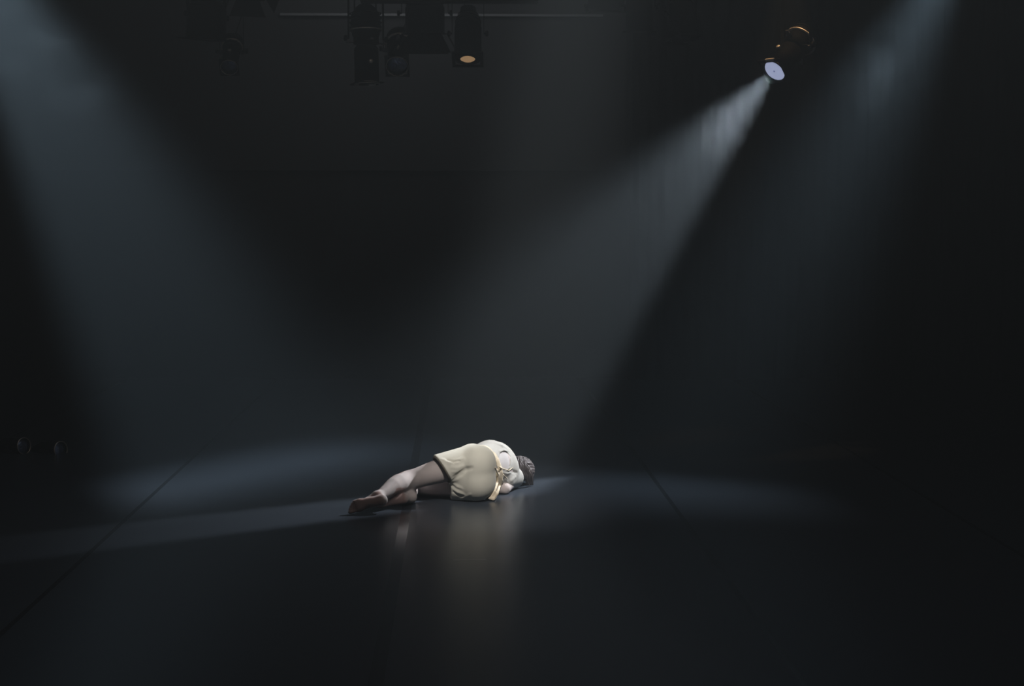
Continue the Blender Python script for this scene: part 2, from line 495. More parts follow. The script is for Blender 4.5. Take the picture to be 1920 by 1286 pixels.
# ------------------------------------------------------------------ the lying person
def V3(v): return np.array([v[0], v[1], v[2]], float)
DY = 0.14                                   # the figure is modelled this much further back, then set down nearer
_at, _air = at, air
def at(px, y, z): return _at(px, y - DY, z) + Vector((0, DY, 0))
def air(px, py, y): return _air(px, py, y - DY) + Vector((0, DY, 0))
u = V3((0.453, 0.891, 0)); f = V3((-0.891, 0.453, 0)); l = V3((0, 0, 1))
C0 = V3((-0.235, 9.87, 0.175))
person = thing('person', (-0.3, 9.8, 0.0),
    'barefoot person in cream shorts and blouse lying curled on one side, back to viewer', 'person')
HV = 0.005
B = Field((-1.06, 9.22, -0.02), (0.30, 10.78, 0.44), HV)
def rot(axis, deg, v):
    return V3(Matrix.Rotation(math.radians(deg), 3, Vector(axis)) @ Vector(v))

# torso: rows of the frames are (front, left, up-body)
fr0 = [f, l, u]
f2, l2 = rot(u, 12, f), rot(u, 12, l)
if l2 @ f < 0: f2, l2 = rot(u, -12, f), rot(u, -12, l)
f3, l3 = rot(u, 30, f), rot(u, 30, l)
if l3 @ f < 0: f3, l3 = rot(u, -30, f), rot(u, -30, l)
fr2, fr3 = [f2, l2, u], [f3, l3, u]
B.ell(C0 + f * 0.01, (0.098, 0.160, 0.125), fr0, k=0.03)
B.ell(C0 - f * 0.052 + l * 0.070 - u * 0.035, (0.090, 0.088, 0.105), fr0, k=0.02)     # buttocks
B.ell(C0 - f * 0.052 - l * 0.078 - u * 0.035, (0.090, 0.090, 0.105), fr0, k=0.02)
B.ell(C0 + u * 0.15 + f * 0.01 - l * 0.015, (0.092, 0.132, 0.12), fr0, k=0.05)        # waist
B.ell(C0 + u * 0.29 + f * 0.005 - l * 0.010, (0.108, 0.150, 0.13), fr2, k=0.05)        # ribcage
B.ell(C0 + u * 0.38 + f * 0.014 - l * 0.018, (0.100, 0.150, 0.09), fr3, k=0.04)       # upper chest
chest_c = C0 + u * 0.44 + f * 0.01 - l * 0.035
LSH = V3((-0.105, 10.30, 0.215)); RSH = V3((0.010, 10.27, 0.060))
B.ell(LSH, (0.052, 0.052, 0.055), None, k=0.04)
B.ell(RSH, (0.05, 0.05, 0.05), None, k=0.04)
B.ell(chest_c + f * 0.09 + l * 0.05 - u * 0.06, (0.05, 0.055, 0.055), fr3, k=0.03)
B.ell(chest_c + f * 0.09 - l * 0.06 - u * 0.06, (0.05, 0.055, 0.055), fr3, k=0.03)

# legs
LHIP, LKNEE, LANK = V3(at(883, 9.84, 0.240)), V3(at(766, 9.74, 0.135)), V3(at(709, 9.455, 0.088))
RHIP, RKNEE, RANK = V3(at(888, 9.87, 0.095)), V3(at(760, 10.02, 0.058)), V3(at(771, 9.68, 0.046))
def leg(h, kn, an, back):
    d = kn - h; m = h + d * 0.45
    B.path([h, m, kn], [0.086, 0.076, 0.056], k=0.03)
    s = an - kn
    ts = [0, 0.15, 0.33, 0.50, 0.72, 0.88, 1]; bo = [0, 0.010, 0.016, 0.014, 0.006, 0.002, 0]
    t2 = np.linspace(0, 1, 25)
    B.path([kn + s * t + back * o_ for t, o_ in zip(t2, np.interp(t2, ts, bo))], list(np.interp(t2, ts, [0.055, 0.058, 0.0595, 0.055, 0.043, 0.034, 0.031])), k=0.03)
leg(RHIP, RKNEE, RANK, V3((0.3, -0.1, 0.1)))
leg(LHIP, LKNEE, LANK, V3((0.1, -0.25, 0.8)) )

tint_pts = []
def foot(ank, heel, toe, side, sole, flip):
    """heel, toe: centres of heel ball and toe row; side: big toe to little toe; sole: outward normal of the sole"""
    heel, toe = np.array(heel), np.array(toe)
    t = (toe - heel); Lh = np.linalg.norm(t); t /= Lh
    sole = sole - t * (sole @ t); sole /= np.linalg.norm(sole)
    side = np.cross(t, sole) * flip
    fr = [t, side, sole]
    B.ell(heel - t * 0.002, (0.031, 0.027, 0.028), fr, k=0.012)
    B.cap(ank, heel - sole * 0.012, 0.031, 0.026, k=0.02)
    ball = heel + t * Lh * 0.72
    B.cap(heel, ball, 0.026, 0.026, k=0.015, flat=(sole, 0.85))
    B.cap(ank + t * 0.012, ball - sole * 0.010, 0.030, 0.018, k=0.02)
    B.cap(heel - side * 0.004 - sole * 0.012, ball - side * 0.012 - sole * 0.006, 0.022, 0.018, k=0.015)
    B.cap(heel + side * 0.010, ball + side * 0.020, 0.016, 0.015, k=0.012)
    B.ell(ball - side * 0.020 + sole * 0.003, (0.026, 0.020, 0.018), fr, k=0.012)
    B.ell(ball + side * 0.016 + sole * 0.002, (0.024, 0.020, 0.016), fr, k=0.012)
    lens = [0.060, 0.056, 0.051, 0.045, 0.038]; rad = [0.0125, 0.0085, 0.008, 0.0078, 0.0075]
    sx = [-0.029, -0.011, 0.003, 0.016, 0.028]; st = [0.006, 0.008, 0.005, 0.000, -0.006]
    for i in range(5):
        a = ball + side * sx[i] * 0.92 + t * st[i] + sole * 0.001
        mid = a + t * lens[i] * 0.62 - sole * 0.004 + side * sx[i] * 0.08
        e = a + t * lens[i] * 0.95 + sole * 0.004 + side * sx[i] * 0.10
        B.path([a, mid, e], [rad[i] * 1.05, rad[i] * 0.85, rad[i]], k=0.004)
    B.cap(heel + t * Lh * 0.30 - side * 0.028 + sole * 0.024, heel + t * Lh * 0.50 - side * 0.028 + sole * 0.024, 0.008, 0.008, k=0.015, sub=True)
    tint_pts.append((heel, t, side, sole, Lh))
foot(LANK, at(716, 9.405, 0.076), at(658, 9.375, 0.043), None if False else V3((0, 0, 1)), V3((-0.10, -1.0, 0.12)), 1)
foot(RANK, at(756, 9.600, 0.050), at(699, 9.510, 0.040), V3((0, 0, 1)), V3((-0.05, -1.0, 0.20)), -1)

# arms and hands
LEL, LWR = V3((-0.345, 10.27, 0.135)), V3((-0.290, 10.475, 0.062))
REL, RWR = V3((-0.046, 10.055, 0.031)), V3((-0.300, 10.115, 0.034))
for sh, el, wr in ((LSH, LEL, LWR), (RSH, REL, RWR)):
    B.path([sh, sh + (el - sh) * 0.5, el], [0.046, 0.040, 0.034], k=0.025)
    B.path([el, el + (wr - el) * 0.3, wr], [0.034, 0.036, 0.023], k=0.015)
def hand(wr, d, side, nrm, thumb):
    d = d / np.linalg.norm(d); side = side - d * (side @ d); side /= np.linalg.norm(side)
    nrm = np.cross(d, side) * (1 if np.cross(d, side) @ nrm > 0 else -1)     # palm outward normal
    palm = wr + d * 0.045
    B.cap(wr, palm, 0.022, 0.024, k=0.01, flat=(nrm, 0.6))
    B.ell(palm + d * 0.008, (0.042, 0.038, 0.013), [d, side, nrm], k=0.010)
    L = [0.066, 0.074, 0.069, 0.054]; R_ = [0.0085, 0.0088, 0.0083, 0.0075]
    for i in range(4):
        s_ = (1.5 - i) * 0.0195 * thumb
        p0 = palm + d * (0.036 - abs(i - 1.2) * 0.003) + side * s_
        a1 = d + side * s_ * 2.2
        p1 = p0 + a1 * L[i] * 0.42 + nrm * 0.006
        p2 = p1 + a1 * L[i] * 0.30 + nrm * 0.014
        p3 = p2 + a1 * L[i] * 0.16 + nrm * 0.014
        B.path([palm + side * s_, p0, p1, p2, p3], [0.010, R_[i] * 1.1, R_[i], R_[i] * 0.92, R_[i] * 0.85], k=0.004)
    b0 = wr + d * 0.018 + side * 0.020 * thumb
    b1 = b0 + d * 0.026 + side * 0.026 * thumb + nrm * 0.006
    b2 = b1 + d * 0.028 + side * 0.010 * thumb + nrm * 0.006
    b3 = b2 + d * 0.020 + side * 0.002 * thumb + nrm * 0.004
    B.path([b0, b1, b2, b3], [0.013, 0.011, 0.0095, 0.008], k=0.006)
hand(LWR, V3((0.55, 0.80, -0.12)), V3((0.80, -0.55, 0.1)), V3((0, 0, -1)), 1)
hand(RWR, V3((-0.80, 0.55, -0.02)), V3((0.55, 0.80, 0)), V3((0, 0, -1)), 1)

# neck and head
HC = V3((0.022, 10.430, 0.096))
hu = V3((0.52, 0.82, -0.06)); hu /= np.linalg.norm(hu)                 # crown
hf = V3((-0.85, 0.50, -0.12)); hf -= hu * (hf @ hu); hf /= np.linalg.norm(hf)   # face
hl = np.cross(hu, hf)
def hp(a, b, c): return HC + hf * a + hl * b + hu * c
B.cap(C0 + u * 0.46 - l * 0.045, HC - hf * 0.015 - hu * 0.04, 0.058, 0.047, k=0.04)
B.ell(HC - hf * 0.008 + hu * 0.022, (0.090, 0.073, 0.082), [hf, hl, hu], k=0.02)       # skull
B.ell(hp(0.030, 0, -0.035), (0.058, 0.056, 0.072), [hf, hl, hu], k=0.03)               # face
B.ell(hp(0.066, 0, -0.092), (0.018, 0.022, 0.016), [hf, hl, hu], k=0.02)               # chin
B.cap(hp(0.020, 0.048, -0.070), hp(0.060, 0.020, -0.092), 0.014, 0.014, k=0.02)
B.cap(hp(0.020, -0.048, -0.070), hp(0.060, -0.020, -0.092), 0.014, 0.014, k=0.02)
B.cap(hp(0.082, 0, 0.002), hp(0.100, 0, -0.036), 0.008, 0.011, k=0.012)                # nose
B.ell(hp(0.092, 0.012, -0.040), (0.009, 0.008, 0.007), [hf, hl, hu], k=0.006)
B.ell(hp(0.092, -0.012, -0.040), (0.009, 0.008, 0.007), [hf, hl, hu], k=0.006)
for s_ in (1, -1):
    B.ell(hp(0.082, 0.030 * s_, -0.004), (0.012, 0.017, 0.012), [hf, hl, hu], k=0.010, sub=True)
    B.ell(hp(0.068, 0.030 * s_, -0.004), (0.013, 0.014, 0.012), [hf, hl, hu], k=0.005)  # closed lid
    B.cap(hp(0.082, 0.014 * s_, 0.016), hp(0.070, 0.046 * s_, 0.014), 0.006, 0.005, k=0.010)
    B.ell(hp(0.064, 0.044 * s_, -0.034), (0.016, 0.014, 0.014), [hf, hl, hu], k=0.02)
    B.ell(hp(-0.006, 0.074 * s_, -0.014), (0.018, 0.007, 0.030), [hf, hl, hu], k=0.006)
B.ell(hp(0.086, 0, -0.062), (0.009, 0.022, 0.006), [hf, hl, hu], k=0.005)
B.ell(hp(0.084, 0, -0.071), (0.009, 0.019, 0.006), [hf, hl, hu], k=0.005)
# everything rests on the floor
sl, (X, Y, Z) = B.full()
B.F = np.maximum(B.F, (0.002 - Z) + 0 * X + 0 * Y)
body = surface(B.F, B.lo, HV, 'body', M_skin, person, 2)
# redder soles: skin colour, with their shade darkened into the tint
nv = len(body.data.vertices); co = np.empty(nv * 3, np.float32); body.data.vertices.foreach_get('co', co)
co = co.reshape(-1, 3) + np.array(person['base'])
no = np.empty(nv * 3, np.float32); body.data.vertices.foreach_get('normal', no); no = no.reshape(-1, 3)
tt = np.zeros(nv)
for heel, t, side, sole, Lh in tint_pts:
    q = co - heel; a = q @ t; b = q @ side; c = q @ sole
    near = (a > -0.05) & (a < Lh + 0.06) & (np.abs(b) < 0.065) & (c > -0.03) & (c < 0.06)
    k = np.clip((no @ sole - 0.15) / 0.45, 0, 1) * np.clip((a + 0.03) / 0.035, 0, 1)
    tt = np.maximum(tt, np.where(near, k, 0))
at_ = body.data.attributes.new('sole', 'FLOAT', 'POINT'); at_.data.foreach_set('value', tt.astype(np.float32))
nt = M_skin.node_tree; bs = nt.nodes['Principled BSDF']
prev = bs.inputs['Base Color'].links[0].from_socket
an = nt.nodes.new('ShaderNodeAttribute'); an.attribute_name = 'sole'
mx = nt.nodes.new('ShaderNodeMix'); mx.data_type = 'RGBA'; mx.inputs[7].default_value = (0.34, 0.23, 0.21, 1)
nt.links.new(an.outputs['Fac'], mx.inputs[0]); nt.links.new(prev, mx.inputs[6]); nt.links.new(mx.outputs[2], bs.inputs['Base Color'])

def pick(F, px, py, y0=9.3, y1=10.7):
    """first surface point of a field along a sight line (used to lay folds on the cloth)"""
    ys = np.arange(y0, y1, 0.002)
    P = np.array([V3(air(px, py, y)) for y in ys])
    P[:, 2] = np.clip(P[:, 2], B.lo[2], None)
    v = F.sample(P); i = np.argmax(v < 0)
    return P[i] if v[i] < 0 else P[np.argmin(v)]

# shorts: a hollow shell with two open hems
def newfield():
    q = Field((0, 0, 0), (0.02, 0.02, 0.02), HV); q.lo = B.lo; q.n = B.n
    q.F = np.full(tuple(B.n), 1.0, np.float32)
    return q
hemL = V3(at(829, 9.775, 0.199)); dL = V3((-0.78, -0.28, -0.46)); dL /= np.linalg.norm(dL)
hemR = V3(at(843, 9.875, 0.086)); dR = V3((-0.97, -0.12, -0.05)); dR /= np.linalg.norm(dR)
def pelvis(Q, e):
    Q.ell(C0 + f * 0.01, (0.105 + e, 0.166 + e, 0.13 + e), fr0, k=0.03)
    Q.ell(C0 - f * 0.054 + l * 0.068 - u * 0.035, (0.095 + e, 0.092 + e, 0.11 + e), fr0, k=0.02)
    Q.ell(C0 - f * 0.054 - l * 0.070 - u * 0.035, (0.095 + e, 0.095 + e, 0.11 + e), fr0, k=0.02)
    Q.ell(C0 + u * 0.13 + f * 0.01, (0.10 + e, 0.140 + e, 0.12 + e), fr0, k=0.05)
    Q.ell(C0 - f * 0.050 - u * 0.045, (0.100 + e, 0.150 + e, 0.112 + e), fr0, k=0.05)
    Q.ell(V3(at(862, 9.82, 0.150)), (0.065 + e, 0.080 + e, 0.065 + e), None, k=0.05)
O = newfield(); pelvis(O, 0.0)
I_ = newfield()
legsdef = ((LHIP, hemL, dL, 0.098, 0.098), (RHIP + V3((0, -0.05, 0.0)), hemR, dR, 0.100, 0.090))
for hip, hc, d, ra, rb in legsdef:
    ax_ = (hc - hip); ax_ /= np.linalg.norm(ax_)
    T = newfield(); T.cap(hip, hc + ax_ * 0.12, ra, rb, k=0.001)
    pl = (X - hc[0]) * d[0] + (Y - hc[1]) * d[1] + (Z - hc[2]) * d[2]
    T.F = np.maximum(T.F, pl)
    a, b = O.F, T.F; k = 0.022; hh = np.clip(0.5 + 0.5 * (a - b) / k, 0, 1); O.F = (a * (1 - hh) + b * hh - k * hh * (1 - hh)).astype(np.float32)
    I_.cap(hc + ax_ * 0.035 + V3((0, 0, 0.002)), hc + ax_ * 0.16 + V3((0, 0, 0.002)), rb - 0.012, rb - 0.012, k=0.002)
def folds(Q, items, F):
    for pts, r, k, sub in items:
        P = [pick(F, *p) for p in pts]
        n = len(P); rad = [r * (0.35 if i in (0, n - 1) else 1.0) for i in range(n)]
        for j in range(n):
            P[j] = P[j] + V3((0, 1, 0)) * (0.4 * r if not sub else -0.3 * r)
        Q.path(P, rad, k=k, sub=sub)
base = newfield(); base.F = O.F.copy()
fold_list = [
    ([(828, 862), (842, 868), (856, 866), (868, 860)], 0.008, 0.018, False),
    ([(838, 862), (850, 866), (862, 864)], 0.005, 0.012, True),
    ([(846, 876), (856, 878), (866, 874)], 0.007, 0.018, False),
    ([(848, 884), (858, 884), (872, 878)], 0.006, 0.014, False),
    ([(852, 894), (862, 888), (874, 880), (884, 877)], 0.011, 0.018, True),
    ([(850, 900), (858, 894), (866, 889)], 0.007, 0.014, True),
    ([(850, 906), (858, 912), (866, 915)], 0.006, 0.014, False),
    ([(848, 914), (858, 922), (870, 926)], 0.006, 0.016, False),
    ([(850, 922), (864, 930), (880, 932)], 0.005, 0.012, True),
    ([(862, 936), (872, 931), (882, 926)], 0.005, 0.014, False),
]
folds(O, fold_list, base)
I2 = np.maximum(O.F, -(I_.F))
wp = C0 + u * 0.175
pw = (X - wp[0]) * u[0] + (Y - wp[1]) * u[1] + 0 * Z
I2 = np.maximum(np.maximum(I2, pw), 0.001 - Z)
shorts = surface(I2, B.lo, HV, 'shorts', M_cloth, person, 1)
# dark ring added inside the upper hem to deepen the shade in its gap
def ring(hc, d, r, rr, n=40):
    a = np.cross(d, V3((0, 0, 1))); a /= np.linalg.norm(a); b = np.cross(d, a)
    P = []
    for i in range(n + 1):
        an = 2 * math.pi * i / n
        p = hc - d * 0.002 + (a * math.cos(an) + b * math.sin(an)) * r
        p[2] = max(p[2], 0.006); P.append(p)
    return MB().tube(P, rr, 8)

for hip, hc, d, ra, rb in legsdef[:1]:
    shade_ring = ring(hc + d * 0.004 + V3((0, 0, 0.002)), d, rb - 0.010, 0.0075)
    shade_ring.build('hem_shade', M_hem_shade, person, 'dark ring standing in for shade inside the upper shorts hem')
# blouse: loose shell over the torso, bare upper back
Bo = newfield(); Bi = newfield()
def torso(Q, e):
    Q.ell(C0 + u * 0.15 + f * 0.01 - l * 0.004, (0.106 + e, 0.142 + e, 0.12 + e), fr0, k=0.05)
    Q.ell(C0 + u * 0.26 + f * 0.005 + l * 0.002, (0.114 + e, 0.156 + e, 0.118 + e), fr2, k=0.05)
    Q.ell(C0 + u * 0.375 + f * 0.010 - l * 0.015, (0.114 + e, 0.156 + e, 0.098 + e), fr3, k=0.04)
    Q.ell(LSH, (0.056 + e, 0.056 + e, 0.056 + e), None, k=0.04)
    Q.ell(RSH + V3((0.0, 0.0, 0.01)), (0.062 + e, 0.062 + e, 0.064 + e), None, k=0.04)
    Q.ell(chest_c + f * 0.088 + l * 0.05 - u * 0.06, (0.062, 0.068, 0.070), fr3, k=0.04)
    Q.ell(chest_c + f * 0.088 - l * 0.06 - u * 0.06, (0.062, 0.068, 0.070), fr3, k=0.04)
    Q.ell(C0 + u * 0.24 + f * 0.055, (0.078, 0.130, 0.150), fr2, k=0.04)
    Q.cap(LSH, LSH + (LEL - LSH) * 0.55, 0.062 + e, 0.070 + e, k=0.03)
    Q.cap(RSH, RSH + (REL - RSH) * 0.85 + V3((0.0, 0.035, 0.035)), 0.058 + e, 0.054 + e, k=0.03)
torso(Bo, 0)
Bi.cap(C0 + u * 0.43 - l * 0.03, HC, 0.066, 0.075, k=0.002)
Bi.cap(LSH + (LEL - LSH) * 0.30, LEL, 0.054, 0.062, k=0.002)
base2 = newfield(); base2.F = Bo.F.copy()
bl_folds = [
    ([(930, 832), (940, 836), (948, 841), (953, 845)], 0.010, 0.010, False),
    ([(938, 850), (950, 850), (957, 856)], 0.006, 0.010, True),
    ([(936, 846), (946, 846), (953, 846)], 0.007, 0.012, False),
    ([(934, 852), (932, 864), (936, 876)], 0.004, 0.010, False),
    ([(938, 884), (950, 888), (960, 884)], 0.006, 0.012, False),
    ([(940, 892), (948, 900), (952, 906)], 0.007, 0.014, False),
    ([(950, 880), (962, 884), (970, 886)], 0.005, 0.012, True),
    ([(948, 912), (956, 902), (966, 894)], 0.007, 0.014, False),
    ([(942, 906), (946, 896)], 0.005, 0.012, True),
]
folds(Bo, bl_folds, base2)
G = np.maximum(Bo.F, -Bi.F)
def plane(F, p, n): return np.maximum(F, (X - p[0]) * n[0] + (Y - p[1]) * n[1] + (Z - p[2]) * n[2])
G = plane(G, C0 + u * 0.105, -u)                                   # waist edge, tucked in the sash
nk = hu * 0.3 + u * 0.7; nk /= np.linalg.norm(nk)
G = plane(G, HC - nk * 0.125, nk)                                  # neckline
ce = LSH + (LEL - LSH) * 0.50; ne = (LEL - LSH) / np.linalg.norm(LEL - LSH)
G = np.where((X - LSH[0]) * ne[0] + (Y - LSH[1]) * ne[1] + (Z - LSH[2]) * ne[2] > 0.02, np.maximum(G, (X - ce[0]) * ne[0] + (Y - ce[1]) * ne[1] + (Z - ce[2]) * ne[2]), G)
bc = pick(base2, 947, 864)
q = [(X - bc[0]) / 0.045, (Y - bc[1]) / 0.110, (Z - bc[2]) / 0.062]
cut = (np.sqrt(q[0] ** 2 + q[1] ** 2 + q[2] ** 2) - 1) * 0.05
G = np.maximum(G, -cut); G = np.maximum(G, 0.001 - Z)
blouse = surface(G, B.lo, HV, 'blouse', M_blouse, person, 1)
qi = np.maximum(np.maximum(base2.F + 0.006, -(base2.F + 0.017)), cut - 0.010)
inset = surface(np.maximum(qi, 0.001 - Z), B.lo, HV, 'back_panel', mat('pale_grey_cloth', (0.56, 0.54, 0.545), 0.8, spec=0.2), person, 1)
inset['label'] = 'pale grey oval panel at the upper back'

# sash: band around the waist with knotted tails falling over the back
K = newfield(); both = newfield(); both.F = np.minimum(base2.F, base.F)
band = np.maximum(Bo.F - 0.008, -(Bo.F - 0.001))
nb = u * 0.93 + l * 0.25; nb /= np.linalg.norm(nb); pb = C0 + u * 0.148
dd = (X - pb[0]) * nb[0] + (Y - pb[1]) * nb[1] + (Z - pb[2]) * nb[2]
K.F = np.maximum(band, np.abs(dd) - 0.020 + 0.004 * np.sin((X * 3 + Z) * 60)).astype(np.float32)
for pts, r in [
    ([(931, 880), (932, 892), (932, 904), (927, 922), (918, 934)], 0.010),
    ([(935, 882), (937, 894), (937, 910), (932, 926), (924, 936)], 0.009),
    ([(934, 874), (940, 896), (942, 912), (938, 926)], 0.008),
    ([(928, 876), (934, 890), (930, 910), (922, 930)], 0.008),
    ([(936, 884), (941, 900), (938, 918), (930, 934)], 0.008),
    ([(932, 886), (938, 906), (934, 924), (924, 936)], 0.007),
    ([(930, 872), (942, 878), (954, 882), (962, 876)], 0.005),
    ([(930, 880), (944, 890), (952, 898)], 0.005),
    ([(916, 934), (926, 935), (936, 930)], 0.009)]:
    P = [pick(both, *p) + V3((0, -0.004, 0)) for p in pts]
    K.path(P, [r * 0.6] + [r] * (len(P) - 2) + [r * 0.7], k=0.008)
K.F = np.maximum(K.F, 0.001 - Z)
surface(K.F, B.lo, HV, 'sash', M_sash, person, 1)

# hair: cap, gathered knot and loose locks
Hf = Field((-0.08, 10.20, -0.01), (0.26, 10.72, 0.26), 0.004)
Hf.ell(HC - hf * 0.014 + hu * 0.026, (0.094, 0.082, 0.090), [hf, hl, hu], k=0.02)
Hf.ell(hp(-0.055, 0.030, -0.030), (0.045, 0.050, 0.060), [hf, hl, hu], k=0.03)
Hf.ell(hp(-0.075, -0.020, 0.02), (0.045, 0.055, 0.050), [hf, hl, hu], k=0.03)
sl2, (X2, Y2, Z2) = Hf.full()
qa = (X2 - HC[0]) * hf[0] + (Y2 - HC[1]) * hf[1] + (Z2 - HC[2]) * hf[2]
qc = (X2 - HC[0]) * hu[0] + (Y2 - HC[1]) * hu[1] + (Z2 - HC[2]) * hu[2]
qb = (X2 - HC[0]) * hl[0] + (Y2 - HC[1]) * hl[1] + (Z2 - HC[2]) * hl[2]
ang = np.arctan2(qb, -qa)
Hf.F = Hf.F + 0.0016 * np.sin(ang * 31 + qc * 40 + 2 * np.sin(ang * 5)) + 0.0022 * np.sin(ang * 13 - qc * 70 + 3 * np.sin(qc * 45))
Hf.F = np.maximum(Hf.F, qa * 0.85 - qc * 0.5 - 0.050)             # keeps the face clear
Hf.F = np.maximum(Hf.F, 0.001 - Z2)
hair = surface(Hf.F, Hf.lo, 0.004, 'hair', M_hair, person, 1)
lock = MB()
def strand(pts, r, n=9):
    P = [Vector(p) for p in pts]; out = []
    for i in range(len(P) - 1):
        p0 = P[max(i - 1, 0)]; p1 = P[i]; p2 = P[i + 1]; p3 = P[min(i + 2, len(P) - 1)]
        for j in range(n):
            t = j / n
            out.append(0.5 * ((2 * p1) + (p2 - p0) * t + (2 * p0 - 5 * p1 + 4 * p2 - p3) * t * t + (3 * p1 - p0 - 3 * p2 + p3) * t ** 3))
    out.append(P[-1]); N = len(out)
    lock.tube(out, [r * (0.5 + 0.5 * math.sin(math.pi * min(1, (k + 1) / N * 0.9))) for k in range(N)], 6)
for i in range(80):
    a = i / 79.0
    o1 = rng.uniform(-0.014, 0.014, 3)
    st_ = V3(at(962 + 24 * a, 10.36, 0.165 - 0.03 * a)) + o1
    m1 = V3(at(972 + 22 * a, 10.30 + 0.02 * a, 0.135 - 0.02 * a)) + rng.uniform(-0.008, 0.008, 3)
    m2 = V3(at(980 + 18 * a, 10.27 + 0.04 * a, 0.075)) + rng.uniform(-0.008, 0.008, 3)
    en = V3(at(983 + 15 * a + rng.uniform(-3, 3), 10.29 + 0.05 * a, 0.008 if a > 0.35 else 0.05)); en[2] = max(en[2], 0.008)
    strand([st_, m1, m2, en], rng.uniform(0.0025, 0.0042))
for i in range(44):
    a = i / 43.0
    strand([V3(at(960 + 20 * a, 10.40, 0.17)) + rng.uniform(-0.006, 0.006, 3), V3(at(966 + 16 * a, 10.34, 0.175)) + rng.uniform(-0.01, 0.01, 3),
            V3(at(968 + 18 * a, 10.29, 0.135)) + rng.uniform(-0.008, 0.008, 3), V3(at(972 + 20 * a, 10.285, 0.085)) + rng.uniform(-0.006, 0.006, 3)], rng.uniform(0.0022, 0.004))
lk = lock.build('hair_locks', M_hair, person); lk['kind'] = 'stuff'
# closed eyes and lips
for s_ in (1, -1):
    MB().tube([hp(0.0835, 0.017 * s_, -0.009), hp(0.0835, 0.030 * s_, -0.013), hp(0.077, 0.043 * s_, -0.009)], 0.0016, 6).build('eyelashes', M_eye, person)
MB().tube([hp(0.088, 0.021, -0.067), hp(0.0955, 0.0, -0.0665), hp(0.088, -0.021, -0.067)], [0.002, 0.004, 0.002], 8).build('lips', M_lip, person)

person.location.y -= DY
at, air = _at, _air

# ------------------------------------------------------------------ stage lanterns
def yoke_parts(root, piv, axis, half, up_to, m=M_black, knob=True, up=Vector((0, 0, 1))):
    """U-shaped yoke from pivots on both sides up to a hook clamp on the lighting bar"""
    axis = axis.normalized()
    top = Vector((piv.x, piv.y, up_to))
    pts = [piv + axis * half]
    L_ = (top - piv).length
    dirn = (top - piv).normalized()
    pts += [piv + axis * half + dirn * (L_ - 0.10), piv + axis * (half - 0.03) + dirn * (L_ - 0.07),
            piv - axis * (half - 0.03) + dirn * (L_ - 0.07), piv - axis * half + dirn * (L_ - 0.10), piv - axis * half]
    b = MB()
    side = axis.cross(dirn).normalized()
    for i in range(len(pts) - 1):
        p, q = pts[i], pts[i + 1]; dd_ = (q - p)
        n2 = dd_.cross(side).normalized()
        b.box((p + q) / 2, (dd_, side, n2), (dd_.length / 2 + 0.002, 0.017, 0.0025))
    b.build('yoke', m, root)
    c = MB()
    ct = piv + dirn * (L_ - 0.035)
    c.box(ct, (axis, side, dirn), (0.014, 0.022, 0.035))
    c.revolve(top + dirn * 0.024 - axis * 0.02, axis, [(0.036, 0), (0.036, 0.04), (0.026, 0.04), (0.026, 0), (0.036, 0)], 20)
    c.revolve(ct + side * 0.02, side, [(0.006, 0), (0.006, 0.05), (0.014, 0.05), (0.014, 0.058)], 10, True, True)
    c.build('hook_clamp', M_steel, root)
    if knob:
        for s_ in (1, -1):
            k = MB().revolve(piv + axis * half * s_, axis * s_, [(0.007, 0), (0.007, 0.012), (0.020, 0.014), (0.022, 0.03), (0.018, 0.034)], 14, True, True)
            k.build('tilt_knob', m, root)
    return top + dirn * 0.024

def cable_part(root, p, q, sag=0.12, r=0.005):
    pts = []
    for i in range(15):
        t = i / 14; v = p.lerp(q, t); v.z -= math.sin(math.pi * t) * sag; pts.append(v)
    MB().tube(pts, r, 8).build('power_cable', M_cable, root)

